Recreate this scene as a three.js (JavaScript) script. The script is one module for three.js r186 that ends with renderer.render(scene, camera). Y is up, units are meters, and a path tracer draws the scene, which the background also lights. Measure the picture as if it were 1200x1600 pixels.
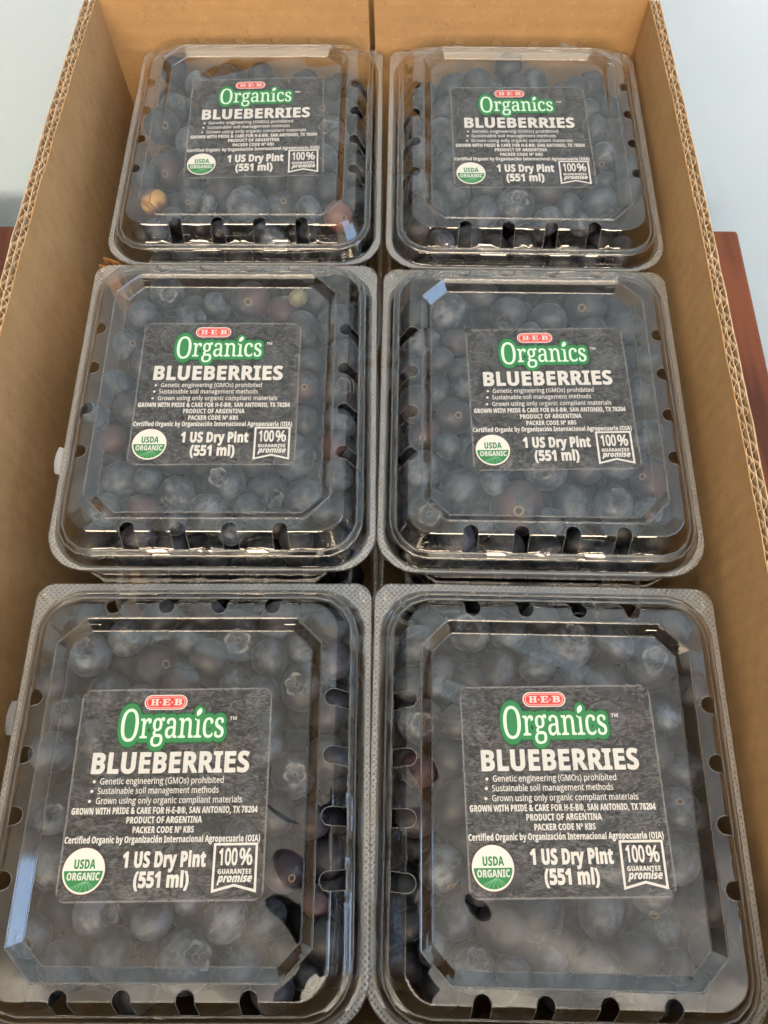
import * as THREE from 'three';
import { mergeGeometries, toCreasedNormals } from 'three/addons/utils/BufferGeometryUtils.js';
import { RoundedBoxGeometry } from 'three/addons/geometries/RoundedBoxGeometry.js';
import { RectAreaLightUniformsLib } from 'three/addons/lights/RectAreaLightUniformsLib.js';
import { Brush, Evaluator, HOLLOW_SUBTRACTION } from 'three-bvh-csg';

// ------------------------------------------------------------------ camera, lights, exposure
const scene = new THREE.Scene();
const camera = new THREE.PerspectiveCamera(67.38, 0.75, 0.004, 30);
camera.rotation.order = 'YXZ';
camera.position.set(0, 0.391, 0);
camera.rotation.set(-1.16469, 0.01823, -0.0074);
const renderer = new THREE.WebGLRenderer();
renderer.toneMapping = THREE.LinearToneMapping;
renderer.toneMappingExposure = 1.13;
renderer.shadowMap.enabled = true;
RectAreaLightUniformsLib.init();
scene.background = new THREE.Color(0, 0, 0);
const UPLIGHT_GLOW = [24.5, 22.6, 19.6], LAMP_GLOW = [22.5, 17.9, 12.8], WINDOW_GLOW = [1.6, 2.5, 3.9];
const ROOM = { x0: -1.7, x1: 1.5, z0: -0.44, z1: 2.1, y0: -0.75, y1: 1.65 };

// ------------------------------------------------------------------ helpers
let seed = 12345;
const rnd = () => { seed = (seed + 0x6d2b79f5) | 0; let t = Math.imul(seed ^ (seed >>> 15), 1 | seed); t = (t + Math.imul(t ^ (t >>> 7), 61 | t)) ^ t; return ((t ^ (t >>> 14)) >>> 0) / 4294967296; };
const rr = (a, b) => a + (b - a) * rnd();
const clamp = (x, a = 0, b = 1) => Math.min(b, Math.max(a, x)), mix = (a, b, t) => a + (b - a) * t, smooth = (a, b, x) => { const t = clamp((x - a) / (b - a)); return t * t * (3 - 2 * t); };
const mix3 = (a, b, t) => [mix(a[0], b[0], t), mix(a[1], b[1], t), mix(a[2], b[2], t)];
const hash = (x, y, s) => { let h = Math.imul(x, 374761393) + Math.imul(y, 668265263) + Math.imul(s, 974634777); h = Math.imul(h ^ (h >>> 13), 1274126177); h ^= h >>> 16; return (h >>> 0) / 4294967296; };
function vnoise(x, y, px, py, s) {            // value noise that repeats every px, py cells
  const xi = Math.floor(x), yi = Math.floor(y), fx = x - xi, fy = y - yi, u = fx * fx * (3 - 2 * fx), v = fy * fy * (3 - 2 * fy);
  const m = (a, n) => ((a % n) + n) % n, x0 = m(xi, px), x1 = m(xi + 1, px), y0 = m(yi, py), y1 = m(yi + 1, py);
  return mix(mix(hash(x0, y0, s), hash(x1, y0, s), u), mix(hash(x0, y1, s), hash(x1, y1, s), u), v);
}
function fbm(u, v, fx, fy, oct, s) { let a = 0.5, t = 0, n = 0; for (let i = 0; i < oct; i++) { t += a * vnoise(u * fx, v * fy, fx, fy, s + i * 17); n += a; a *= 0.55; fx *= 2; fy *= 2; } return t / n; }
const toS = (c) => (c <= 0.0031308 ? c * 12.92 : 1.055 * Math.pow(c, 1 / 2.4) - 0.055);
function dataTex(w, h, fn, srgb = true) {
  const d = new Uint8Array(w * h * 4);
  for (let y = 0; y < h; y++) for (let x = 0; x < w; x++) {
    let c = fn((x + 0.5) / w, (y + 0.5) / h); if (typeof c === 'number') c = [c, c, c];
    const i = (y * w + x) * 4;
    for (let k = 0; k < 3; k++) d[i + k] = Math.round(255 * clamp(srgb ? toS(clamp(c[k])) : c[k]));
    d[i + 3] = c.length > 3 ? Math.round(255 * clamp(c[3])) : 255;
  }
  const t = new THREE.DataTexture(d, w, h);
  t.wrapS = t.wrapT = THREE.RepeatWrapping; t.magFilter = THREE.LinearFilter; t.minFilter = THREE.LinearFilter;
  if (srgb) t.colorSpace = THREE.SRGBColorSpace;
  t.needsUpdate = true; return t;
}
function floatTex(w, h, fn) {                 // smooth heights, finer than bytes hold
  const d = new Float32Array(w * h * 4);
  for (let y = 0; y < h; y++) for (let x = 0; x < w; x++) { const c = fn((x + 0.5) / w, (y + 0.5) / h), i = (y * w + x) * 4; d[i] = d[i + 1] = d[i + 2] = c; d[i + 3] = 1; }
  const t = new THREE.DataTexture(d, w, h, THREE.RGBAFormat, THREE.FloatType);
  t.wrapS = t.wrapT = THREE.RepeatWrapping; t.magFilter = t.minFilter = THREE.LinearFilter; t.needsUpdate = true; return t;
}
const wave = (u, v, n, s) => { let t = 0; for (let k = 0; k < n; k++) { const a = Math.round(hash(k, 1, s) * 6 - 3), b = Math.round(hash(k, 2, s) * 6 - 3); t += Math.sin(2 * Math.PI * (a * u + b * v + hash(k, 3, s))) / (1 + 0.5 * Math.hypot(a, b)); } return 0.5 + 0.25 * t; };
const lin = (r, g, b) => new THREE.Color().setRGB(r, g, b);
const std = (o) => new THREE.MeshStandardMaterial(o), phys = (o) => new THREE.MeshPhysicalMaterial(o);
const used = {};
const numbered = (n) => { const k = used[n] = (used[n] ?? -1) + 1; return k ? n + '_' + String(k).padStart(3, '0') : n; };
function tag(o, label, category, group) { o.userData.label = label; if (category) o.userData.category = category; if (group) o.userData.group = group; return o; }
function mesh(name, g, m, parent) { const o = new THREE.Mesh(g, m); o.name = parent ? name : numbered(name); o.castShadow = o.receiveShadow = true; (parent ?? scene).add(o); return o; }
function thing(name, label, category, group) { const o = new THREE.Group(); o.name = numbered(name); scene.add(o); return tag(o, label, category, group); }
function struct(name, g, m) { const o = mesh(name, g, m); o.userData.kind = 'structure'; return o; }
function box(x0, x1, y0, y1, z0, z1) { const g = new THREE.BoxGeometry(x1 - x0, y1 - y0, z1 - z0); g.translate((x0 + x1) / 2, (y0 + y1) / 2, (z0 + z1) / 2); return g; }
function grid(nu, nv, f, uvf) {               // a sheet of (nu+1) x (nv+1) points
  const p = [], uv = [], ix = [];
  for (let j = 0; j <= nv; j++) for (let i = 0; i <= nu; i++) { const q = f(i / nu, j / nv); p.push(q[0], q[1], q[2]); const t = uvf ? uvf(i / nu, j / nv, q) : [i / nu, j / nv]; uv.push(t[0], t[1]); }
  for (let j = 0; j < nv; j++) for (let i = 0; i < nu; i++) { const a = j * (nu + 1) + i, b = a + 1, c = a + nu + 1, d = c + 1; ix.push(a, c, b, b, c, d); }
  const g = new THREE.BufferGeometry();
  g.setAttribute('position', new THREE.Float32BufferAttribute(p, 3)); g.setAttribute('uv', new THREE.Float32BufferAttribute(uv, 2)); g.setIndex(ix); g.computeVertexNormals();
  return g;
}
function boxUV(g, s = 1) {                    // uv in metres from the dominant axis
  if (g.index) g = g.toNonIndexed(); g.computeVertexNormals();
  const p = g.attributes.position, n = g.attributes.normal, uv = new Float32Array(p.count * 2);
  for (let i = 0; i < p.count; i++) {
    const ax = Math.abs(n.getX(i)), ay = Math.abs(n.getY(i)), az = Math.abs(n.getZ(i)), x = p.getX(i), y = p.getY(i), z = p.getZ(i);
    const [u, v] = ay >= ax && ay >= az ? [x, z] : ax >= az ? [y, z] : [x, y];
    uv[2 * i] = u * s; uv[2 * i + 1] = v * s;
  }
  g.setAttribute('uv', new THREE.BufferAttribute(uv, 2)); return g;
}
const MM = 0.001;

// ------------------------------------------------------------------ room: what the lids mirror, what stands behind the box, and an added uplight
const wallTex = dataTex(512, 512, (u, v) => { const n = fbm(u, v, 8, 8, 5, 3), s = fbm(u, v, 3, 3, 3, 9); return mix3([0.56, 0.73, 0.90], [0.62, 0.78, 0.94], 0.6 * n + 0.4 * s); });
const wallBump = dataTex(256, 256, (u, v) => fbm(u, v, 32, 32, 4, 21), false);
const paint = std({ map: wallTex, roughness: 0.75, bumpMap: wallBump, bumpScale: 0.0004 });
const ceilingPaint = std({ color: lin(0.78, 0.75, 0.70), roughness: 0.9 });
const darkPanel = std({ color: lin(0.11, 0.1, 0.09), roughness: 0.6 });
const floorTex = dataTex(256, 256, (u, v) => mix3([0.17, 0.15, 0.13], [0.24, 0.21, 0.18], fbm(u, v, 12, 12, 5, 40)));
const R = ROOM, T = 0.1;
const uvBox = (...a) => boxUV(box(...a), 2);
struct('back_wall', uvBox(R.x0 - T, R.x1 + T, R.y0, R.y1, R.z0 - T, R.z0), paint);
struct('left_wall', uvBox(R.x0 - T, R.x0, R.y0, R.y1, R.z0, R.z1), darkPanel);
struct('right_wall', uvBox(R.x1, R.x1 + T, R.y0, R.y1, R.z0, R.z1), ceilingPaint);
struct('front_wall', uvBox(R.x0 - T, R.x1 + T, R.y0, R.y1, R.z1, R.z1 + T), darkPanel);
struct('ceiling', uvBox(R.x0 - T, R.x1 + T, R.y1, R.y1 + T, R.z0 - T, R.z1 + T), ceilingPaint);
struct('floor', uvBox(R.x0 - T, R.x1 + T, R.y0 - T, R.y0, R.z0 - T, R.z1 + T), std({ map: floorTex, roughness: 0.6 }));
const frameWhite = std({ color: lin(0.75, 0.74, 0.72), roughness: 0.45 });
function areaLamp(w, h, glow, share, [x, y, z], towards) {     // a light of the panel's size just in front of its glowing face
  const m = Math.max(...glow), l = new THREE.RectAreaLight(lin(glow[0] / m, glow[1] / m, glow[2] / m), m * share, w, h);
  l.position.set(x, y, z); l.lookAt(x + towards[0], y + towards[1], z + towards[2]); scene.add(l);
}
const glowMat = (g, k) => std({ color: lin(0.5, 0.5, 0.5), roughness: 0.8, emissive: lin(g[0] * k, g[1] * k, g[2] * k), emissiveIntensity: 1 });
{
  const t = thing('added_uplight', 'long pendant lamp lighting the ceiling in front of the box', 'lamp'), y = 1.08, z = 0.92;  // uplight added out of view so the ceiling brightens towards the front
  t.position.set(-0.1, y, z);
  mesh('diffuser', box(-1.2, 1.2, 0.05, 0.056, -0.08, 0.08), glowMat(UPLIGHT_GLOW, 0.1), t);
  mesh('housing', mergeGeometries([box(-1.22, 1.22, 0, 0.048, -0.1, 0.1), box(-1.22, 1.22, 0.048, 0.068, -0.1, -0.082), box(-1.22, 1.22, 0.048, 0.068, 0.082, 0.1)]), frameWhite, t);
  for (const x of [-0.8, 0.8]) mesh('cable', box(x - 0.003, x + 0.003, 0.0685, R.y1 - y, -0.093, -0.087), frameWhite, t);
  areaLamp(2.4, 0.16, UPLIGHT_GLOW, 0.9, [-0.1, y + 0.059, z], [0, 1, 0]);
}
{
  const t = thing('wall_lamp', 'warm glowing long wall lamp behind the photographer', 'lamp');
  t.position.set(-0.3, 1.19, R.z1);
  mesh('lamp_shade', box(-1.1, 1.1, 0, 0.42, -0.05, -0.03), glowMat(LAMP_GLOW, 0.15), t);
  areaLamp(2.2, 0.42, LAMP_GLOW, 0.85, [-0.3, 1.40, R.z1 - 0.053], [0, 0, -1]);
  mesh('back_plate', box(-1.12, 1.12, -0.02, 0.44, -0.028, -0.001), frameWhite, t);
}
{
  const t = thing('window', 'bright bluish window in the right wall', 'window');
  const z0 = 0.02, z1 = 0.82, y0 = 0.3, y1 = 1.5; t.position.set(R.x1, y0, (z0 + z1) / 2);
  const hz = (z1 - z0) / 2, h = y1 - y0;
  mesh('pane', box(-0.02, -0.012, 0, h, -hz, hz), glowMat(WINDOW_GLOW, 0.15), t);
  areaLamp(z1 - z0, h, WINDOW_GLOW, 0.85, [R.x1 - 0.048, y0 + h / 2, (z0 + z1) / 2], [-1, 0, 0]);
  mesh('frame', mergeGeometries([box(-0.04, -0.001, -0.05, 0, -hz - 0.05, hz + 0.05), box(-0.04, -0.001, h, h + 0.05, -hz - 0.05, hz + 0.05), box(-0.04, -0.001, 0, h, -hz - 0.05, -hz), box(-0.04, -0.001, 0, h, hz, hz + 0.05), box(-0.045, -0.021, 0, h, -0.02, 0.02)]), frameWhite, t);
}

// ------------------------------------------------------------------ table
const woodTex = dataTex(1024, 1024, (u, v) => {
  const warp = fbm(u, v, 3, 2, 3, 60), g = fbm(u + warp * 0.08, v, 40, 3, 4, 61), f = fbm(u, v, 160, 10, 3, 70), b = fbm(u, v, 5, 4, 4, 80);
  let c = mix3([0.08, 0.023, 0.01], [0.235, 0.071, 0.028], clamp(0.5 + 1.5 * (g - 0.5) + 1.6 * (b - 0.5) + 0.5 * (f - 0.5)));
  return mix3(c, [0.05, 0.014, 0.01], 0.7 * smooth(0.56, 0.74, fbm(u, v, 26, 4, 3, 90)));
});
const wood = phys({ map: woodTex, roughness: 0.5, specularIntensity: 0.5, clearcoat: 0.1, clearcoatRoughness: 0.3, bumpMap: dataTex(512, 512, (u, v) => fbm(u, v, 120, 6, 3, 95), false), bumpScale: 0.0002 });
{
  const t = thing('wooden_table', 'red brown wooden table under the cardboard box', 'table');
  const X0 = -0.62, X1 = 0.2275, Z0 = -0.3725, Z1 = 0.55; t.position.set(0, R.y0, 0);
  const top = new RoundedBoxGeometry(X1 - X0, 0.03, Z1 - Z0, 4, 0.003); top.translate((X0 + X1) / 2, -R.y0 - 0.015, (Z0 + Z1) / 2);
  mesh('tabletop', boxUV(top, 1.6), wood, t);
  const bead = new RoundedBoxGeometry(X1 - X0 + 0.012, 0.012, Z1 - Z0 + 0.008, 3, 0.005); bead.translate((X0 + X1) / 2, -R.y0 - 0.026, (Z0 + Z1) / 2);
  mesh('edge_moulding', boxUV(bead, 1.6), wood, t);
  for (const x of [X0 + 0.05, X1 - 0.05]) for (const z of [Z0 + 0.05, Z1 - 0.05]) mesh('leg', boxUV(box(x - 0.025, x + 0.025, 0, -R.y0 - 0.031, z - 0.025, z + 0.025), 1.6), wood, t);
}

// ------------------------------------------------------------------ cardboard box
const boardTex = dataTex(1024, 1024, (u, v) => {
  const n = fbm(u, v, 60, 60, 4, 101), st = fbm(u, v, 220, 10, 3, 110), bl = fbm(u, v, 4, 4, 3, 120), sp = fbm(u, v, 420, 330, 2, 130), fl = 0.5 + 0.5 * Math.sin(u * 2 * Math.PI * 60);
  let c = mix3([0.375, 0.22, 0.094], [0.535, 0.32, 0.142], clamp(0.5 + 0.55 * (n - 0.5) + 0.3 * (st - 0.5) + 0.75 * (bl - 0.5) + 0.05 * (fl - 0.5)));
  c = mix3(c, [0.15, 0.085, 0.04], 0.5 * smooth(0.79, 0.9, sp));
  return mix3(c, [0.56, 0.40, 0.23], 0.3 * smooth(0.7, 0.88, fbm(u, v, 300, 340, 2, 140)));
});
const boardBump = dataTex(512, 512, (u, v) => 0.5 * fbm(u, v, 80, 80, 4, 150) + 0.05 * Math.sin(u * 2 * Math.PI * 60) + 0.3 * fbm(u, v, 6, 3, 3, 155), false);
const board = std({ map: boardTex, roughness: 0.88, bumpMap: boardBump, bumpScale: 0.0007 });
const paper = std({ map: dataTex(256, 256, (u, v) => mix3([0.44, 0.31, 0.185], [0.66, 0.5, 0.33], fbm(u, v, 90, 90, 3, 160))), roughness: 0.92 });
const RIM = 0.1607, BZ0 = -0.3555, BZ1 = 0.0585;
const bulge = (z) => 1 - ((z + 0.148) / 0.207) ** 2;
const innerX = { left: (y, z) => -(0.1368 + 0.0052 * bulge(z) * smooth(0, 0.9, y / RIM)), right: (y, z) => 0.1165 + 0.0032 * bulge(z) * smooth(0, 0.9, y / RIM) };
{
  const t = thing('cardboard_box', 'open brown corrugated cardboard box holding six clear fruit clamshells', 'box');
  const rim = (z, s) => RIM + 0.0006 * (fbm((z + 0.6) / 1.2, 0.5, 90, 4, 3, s) - 0.5) * 2;
  // a side wall: three liner sheets with two fluted sheets between them
  function liner(side, off, th, s, nz = 260) {
    const sg = side === 'left' ? -1 : 1, X = (y, z) => innerX[side](y, z) + sg * off, uvf = (i, j, q) => [q[2] * 2.2, q[1] * 2.2];
    const a = grid(nz, 8, (i, j) => { const z = mix(BZ0, BZ1, i), y = mix(0.001, rim(z, s), j); return [X(y, z), y, z]; }, uvf);
    const b = grid(nz, 8, (i, j) => { const z = mix(BZ0, BZ1, i), y = mix(0.001, rim(z, s), j); return [X(y, z) + sg * th, y, z]; }, uvf);
    const c = grid(nz, 1, (i, j) => { const z = mix(BZ0, BZ1, i), y = rim(z, s); return [X(y, z) + sg * th * j, y, z]; }, uvf);
    return mergeGeometries([a, b, c]);
  }
  function flute(side, off0, off1, wl, s, depth = 0.03) {
    const sg = side === 'left' ? -1 : 1, th = 0.00022, n = Math.round((BZ1 - BZ0) / wl * 10);
    const P = (z, y, k) => {
      const ph = z / wl * 2 * Math.PI + 3.2 * (fbm((z + 0.6) / 1.2, 0.3, 50, 4, 2, s) - 0.5) * 2, crush = 0.5 + 0.65 * fbm((z + 0.6) / 1.2, 0.7, 70, 4, 2, s + 5);
      const w = Math.tanh(1.5 * Math.sin(ph)) / 0.905 * Math.min(1, crush), x = mix(off0, off1, 0.5 + 0.5 * w * 0.94);
      return [innerX[side](y, z) + sg * (x + k * th), y, z + k * th * 0.6 * Math.cos(ph)];
    };
    const top = (z) => RIM - 0.0003 + 0.0009 * (fbm((z + 0.6) / 1.2, 0.1, 140, 4, 3, s + 9) - 0.5) * 2, uvf = (i, j, q) => [q[2] * 2.2 + q[0], q[1] * 2.2];
    const a = grid(n, 2, (i, j) => { const z = mix(BZ0, BZ1, i); return P(z, mix(RIM - depth, top(z), j), -1); }, uvf), b = grid(n, 2, (i, j) => { const z = mix(BZ0, BZ1, i); return P(z, mix(RIM - depth, top(z), j), 1); }, uvf);
    const c = grid(n, 1, (i, j) => { const z = mix(BZ0, BZ1, i); return P(z, top(z), mix(-1, 1, j)); }, uvf);
    return mergeGeometries([a, b, c]);
  }
  for (const side of ['left', 'right']) {
    const k = side === 'left' ? 1 : 0.86, s = side === 'left' ? 200 : 300;
    mesh('side_panel', liner(side, 0, 0.0004, s), board, t);
    mesh('fluting', flute(side, 0.0004, 0.0024 * k, 0.0058, s + 1), paper, t);
    mesh('liner_sheet', liner(side, 0.0024 * k, 0.0003, s + 2), paper, t);
    mesh('fluting', flute(side, 0.0027 * k, 0.0051 * k, 0.0066, s + 3), paper, t);
    mesh('liner_sheet', liner(side, 0.0051 * k, 0.0004, s + 4), paper, t);
  }
  // back wall of two flaps that meet in a narrow gap, an outer sheet behind them
  const seam = (y, sd) => -0.0107 + 0.0009 * (RIM - y) / 0.06 + sd * (0.0013 + 0.0003 * Math.sin(y * 400) * 0.3);
  const flap = (xa, xb) => {
    const f = (zz) => grid(12, 24, (i, j) => { const y = mix(0.006, RIM, j); return [mix(xa(y), xb(y), i), y, zz(mix(xa(y), xb(y), i))]; }, (i, j, q) => [q[1] * 2.2 + 0.3, q[0] * 2.2]);
    const edge = (X) => grid(1, 24, (i, j) => { const y = mix(0.006, RIM, j); return [X(y), y, BZ0 - 0.003 * i]; }, (i, j, q) => [q[1] * 2.2, q[2] * 2.2]);
    return mergeGeometries([f(() => BZ0), f(() => BZ0 - 0.003), edge(xa), edge(xb)]);
  };
  mesh('back_flap', flap((y) => innerX.left(y, BZ0) - 0.0005, (y) => seam(y, -1)), board, t);
  mesh('back_flap', flap((y) => seam(y, 1), (y) => innerX.right(y, BZ0) + 0.0005), board, t);
  mesh('back_panel', boxUV(box(-0.1425, 0.1205, 0.001, RIM, BZ0 - 0.014, BZ0 - 0.010), 2.2), board, t);
  mesh('front_panel', boxUV(box(-0.1425, 0.1205, 0.001, RIM, BZ1 + 0.0005, BZ1 + 0.0055), 2.2), board, t);
  mesh('bottom_panel', boxUV(box(-0.136, 0.116, 0.001, 0.0055, BZ0, BZ1), 2.2), board, t);
  // torn end of an inner flap standing between the left wall and the clamshells
  const tab = [];
  for (const [o, w] of [[0, 0.0005], [0.0042, 0.0005]]) tab.push(box(-0.004, 0.004, 0, 0.048, o, o + w));
  tab.push(grid(40, 1, (i, j) => [mix(-0.004, 0.004, i), 0.048 * j - 0.0004, 0.0024 + 0.0018 * Math.sin(i * 14)]));
  const g = mergeGeometries(tab.map((q) => { const h = boxUV(q, 2.2); return h; }));
  g.rotateY(-0.35); g.translate(-0.1235, 0.0765, -0.2345);
  const tm = std({ map: boardTex, color: lin(0.85, 0.68, 0.55), roughness: 0.9, side: THREE.DoubleSide });
  tag(mesh('inner_flap', g, tm, t), 'torn reddish flap end beside the back left clamshell');
}

// ------------------------------------------------------------------ clamshells
const wavy = floatTex(256, 256, (u, v) => wave(u, v, 14, 400));
const smudge = dataTex(512, 512, (u, v) => { const s = smooth(0.5, 0.75, fbm(u, v, 4, 5, 4, 420)), sc = smooth(0.8, 0.9, fbm(u, v, 5, 120, 3, 430)) * smooth(0.55, 0.65, fbm(u, v, 6, 6, 2, 431)), dt = smooth(0.86, 0.93, fbm(u, v, 150, 150, 2, 440)); return clamp(0.1 + 0.35 * s + 0.35 * sc + 0.8 * dt); }, false);
const clear = { color: lin(0.965, 0.97, 0.965), transmission: 1, thickness: 0, ior: 1.85, roughness: 0.02 };
const lidPlastic = phys({ ...clear, roughness: 0.16, roughnessMap: smudge, bumpMap: wavy, bumpScale: 0.0007 });
const basePlastic = phys({ ...clear, ior: 1.7, roughness: 0.03 });
const dots = dataTex(128, 128, (u, v) => { let h = 0; for (const [a, b] of [[0.25, 0.25], [0.75, 0.75]]) { const du = Math.abs(u - a), dv = Math.abs(v - b), x = Math.min(du, 1 - du), y = Math.min(dv, 1 - dv); h = Math.max(h, 1 - smooth(0.08, 0.26, Math.hypot(x, y))); } return h; }, false);
const flangePlastic = phys({ ...clear, color: lin(0.94, 0.94, 0.93), transmission: 0.72, roughness: 0.2, bumpMap: dots, bumpScale: 0.0012 });
const edgePlastic = phys({ color: lin(0.55, 0.55, 0.54), transmission: 0.82, thickness: 0, roughness: 0.25, ior: 1.6 });
const A = 43, B = 51.7, C = 8.5, H = 70;      // half width and length of the raised octagon, its chamfer, lid height over the base, in mm
const NC = 14, NS = 48;
function ring(hx, zb, zf, rb, rf) {           // rounded rectangle, corners as arcs
  const p = [], cs = [[hx, zb, rb, -90, 1, 1], [hx, zf, rf, 0, 1, -1], [-hx, zf, rf, 90, -1, -1], [-hx, zb, rb, 180, -1, 1]];
  cs.forEach(([x, z, r, a0, sx, sz], k) => {
    for (let i = 0; i <= NC; i++) { const a = (a0 + 90 * i / NC) * Math.PI / 180; p.push([x - sx * r + r * Math.cos(a), z + sz * r + r * Math.sin(a)]); }
    side(p, cs[k], cs[(k + 1) % 4], k);
  });
  return p;
  function side(p, c, n, k) {
    const a = p[p.length - 1], [x, z, r, a0, sx, sz] = n, t = a0 * Math.PI / 180, b = [x - sx * r + r * Math.cos(t), z + sz * r + r * Math.sin(t)];
    for (let i = 1; i < NS; i++) p.push([mix(a[0], b[0], i / NS), mix(a[1], b[1], i / NS)]);
  }
}
function octagon(a, b, c) {
  const p = [], cs = [[[a - c, -b], [a, -b + c]], [[a, b - c], [a - c, b]], [[-a + c, b], [-a, b - c]], [[-a, -b + c], [-a + c, -b]]];
  cs.forEach(([s, e], k) => {
    for (let i = 0; i <= NC; i++) p.push([mix(s[0], e[0], i / NC), mix(s[1], e[1], i / NC)]);
    const n = cs[(k + 1) % 4][0];
    for (let i = 1; i < NS; i++) p.push([mix(e[0], n[0], i / NS), mix(e[1], n[1], i / NS)]);
  });
  return p;
}
function loft(rings, cap, uvs = 1 / 60) {     // rings: [points, y or y(i)] from the middle outwards, in mm
  const p = [], uv = [], ix = [], n = rings[0][0].length;
  for (const [pts, y] of rings) pts.forEach((q, i) => { p.push(q[0] * MM, (typeof y === 'function' ? y(q, i) : y) * MM, q[1] * MM); uv.push(q[0] * uvs, q[1] * uvs); });
  for (let r = 0; r + 1 < rings.length; r++) for (let i = 0; i < n; i++) { const a = r * n + i, b = r * n + (i + 1) % n, c = a + n, d = b + n; ix.push(a, b, c, b, d, c); }
  if (cap) { const [pts, y] = rings[0], m = p.length / 3; p.push(0, y * MM, 0); uv.push(0, 0); for (let i = 0; i < n; i++) ix.push(m, (i + 1) % n, i); }
  const g = new THREE.BufferGeometry();
  g.setAttribute('position', new THREE.Float32BufferAttribute(p, 3)); g.setAttribute('uv', new THREE.Float32BufferAttribute(uv, 2)); g.setIndex(ix); g.computeVertexNormals();
  return g;
}
function flip(g) { const a = g.index.array; for (let i = 0; i < a.length; i += 3) { const t = a[i]; a[i] = a[i + 1]; a[i + 1] = t; } g.computeVertexNormals(); return g; }
function fillets(c, n = 5) {                  // polyline [d, y, radius] with rounded corners
  const o = [];
  c.forEach(([d, y, r], i) => {
    if (!r || i === 0 || i === c.length - 1) { o.push([d, y]); return; }
    const P = new THREE.Vector2(d, y), u = new THREE.Vector2(c[i - 1][0] - d, c[i - 1][1] - y), v = new THREE.Vector2(c[i + 1][0] - d, c[i + 1][1] - y);
    const l = Math.min(r, u.length() * 0.48, v.length() * 0.48), s = P.clone().addScaledVector(u.normalize(), l), e = P.clone().addScaledVector(v.normalize(), l);
    for (let k = 0; k <= n; k++) { const t = k / n; o.push([(1 - t) ** 2 * s.x + 2 * t * (1 - t) * P.x + t * t * e.x, (1 - t) ** 2 * s.y + 2 * t * (1 - t) * P.y + t * t * e.y]); }
  });
  return o;
}
const PROFILE = fillets([[0.6, 0], [2.9, 0], [4.7, 0, 1.5], [5.55, -1.72], [7.9, -6.49], [8.4, -7.5, 0.6], [10.7, -7.9, 1.1], [12.9, -13.45, 0.6], [13.6, -13.5]], 6);
const profileY = (d) => { for (let i = 1; i < PROFILE.length; i++) if (d <= PROFILE[i][0]) { const [a, b] = [PROFILE[i - 1], PROFILE[i]]; return mix(a[1], b[1], clamp((d - a[0]) / Math.max(1e-6, b[0] - a[0]))); } return -13.5; };
const cornerR = (d) => mix(7.5, 15.5, clamp((d - 3) / 10));
const oct = (t) => octagon(A - t, B - t, C - 0.586 * t);
function lidGeometry() {
  const panel = loft([[oct(8), -3.45], [oct(3.7), -3.45]], true), rs = [[oct(-0.2), 0]];
  for (const [d, y] of PROFILE) {
    const bump = smooth(7.4, 8.4, d) * (1 - smooth(8.6, 10.0, d));
    rs.push([d < 0.7 ? oct(-d) : ring(A + d, -B - d, B + d, cornerR(d), cornerR(d)), (q) => {
      if (bump < 0.01) return y;
      const onX = Math.abs(q[0]) - A > Math.abs(q[1]) - B, s = onX ? q[1] : q[0], ph = Math.abs(((s / 17.4) % 1 + 1) % 1 - 0.5) * 2;       // small scallops along the foot of the wall
      return Math.abs(s) > 33 ? y : y + 0.9 * bump * (smooth(0.55, 0.72, ph) * (1 - smooth(0.9, 1.0, ph)) - 0.2);
    }]);
  }
  return mergeGeometries([panel, loft(rs, false)]);
}
// the sloping step round the sunk panel
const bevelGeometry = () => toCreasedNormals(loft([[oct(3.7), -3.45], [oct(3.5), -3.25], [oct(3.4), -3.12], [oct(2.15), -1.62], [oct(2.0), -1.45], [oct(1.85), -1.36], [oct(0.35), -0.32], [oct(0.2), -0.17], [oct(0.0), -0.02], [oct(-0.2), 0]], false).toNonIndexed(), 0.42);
const SLOTW = 2.6, SLOTS = [];                 // 16 ventilation slots: from the top face over the shoulder to the foot of the wall
for (let k = 0; k < 4; k++) { const s = -26.1 + 17.4 * k; SLOTS.push(['z', 1, s], ['z', -1, s], ['x', 1, s], ['x', -1, s]); }
function slotOutline(axis, sg, s) {            // [x, z, d] in mm round one slot
  const o = [], d0 = 1.3 + SLOTW, d1 = 8.7, base = axis === 'z' ? B : A, add = (w, d) => { const c = sg * (base + d); o.push(axis === 'z' ? [s + w, c, d] : [c, s + w, d]); };
  for (let i = 0; i <= 12; i++) { const a = Math.PI * i / 12; add(-SLOTW * Math.cos(a), d0 - SLOTW * Math.sin(a)); }
  for (let i = 1; i < 10; i++) add(SLOTW * (1 + 0.06 * i / 10), mix(d0, d1, i / 10));
  for (let i = 0; i <= 4; i++) add(SLOTW * mix(1.06, -1.06, i / 4), d1);
  for (let i = 9; i >= 1; i--) add(-SLOTW * (1 + 0.06 * i / 10), mix(d0, d1, i / 10));
  return o;
}
function cutLid() {
  const lid = new Brush(lidGeometry()), cut = SLOTS.map((s) => {
    const sh = new THREE.Shape(slotOutline(...s).map(([x, z]) => new THREE.Vector2(x * MM, -z * MM)));
    const g = new THREE.ExtrudeGeometry(sh, { depth: 0.02, bevelEnabled: false, steps: 1 }); g.rotateX(-Math.PI / 2); g.translate(0, -0.0115, 0); return g;
  });
  lid.updateMatrixWorld();
  const knife = new Brush(mergeGeometries(cut)); knife.updateMatrixWorld();
  const ev = new Evaluator(); ev.useGroups = false; ev.attributes = ['position', 'uv', 'normal'];
  const out = ev.evaluate(lid, knife, HOLLOW_SUBTRACTION).geometry;
  return toCreasedNormals(out.index ? out.toNonIndexed() : out, 0.42);
}
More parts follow.
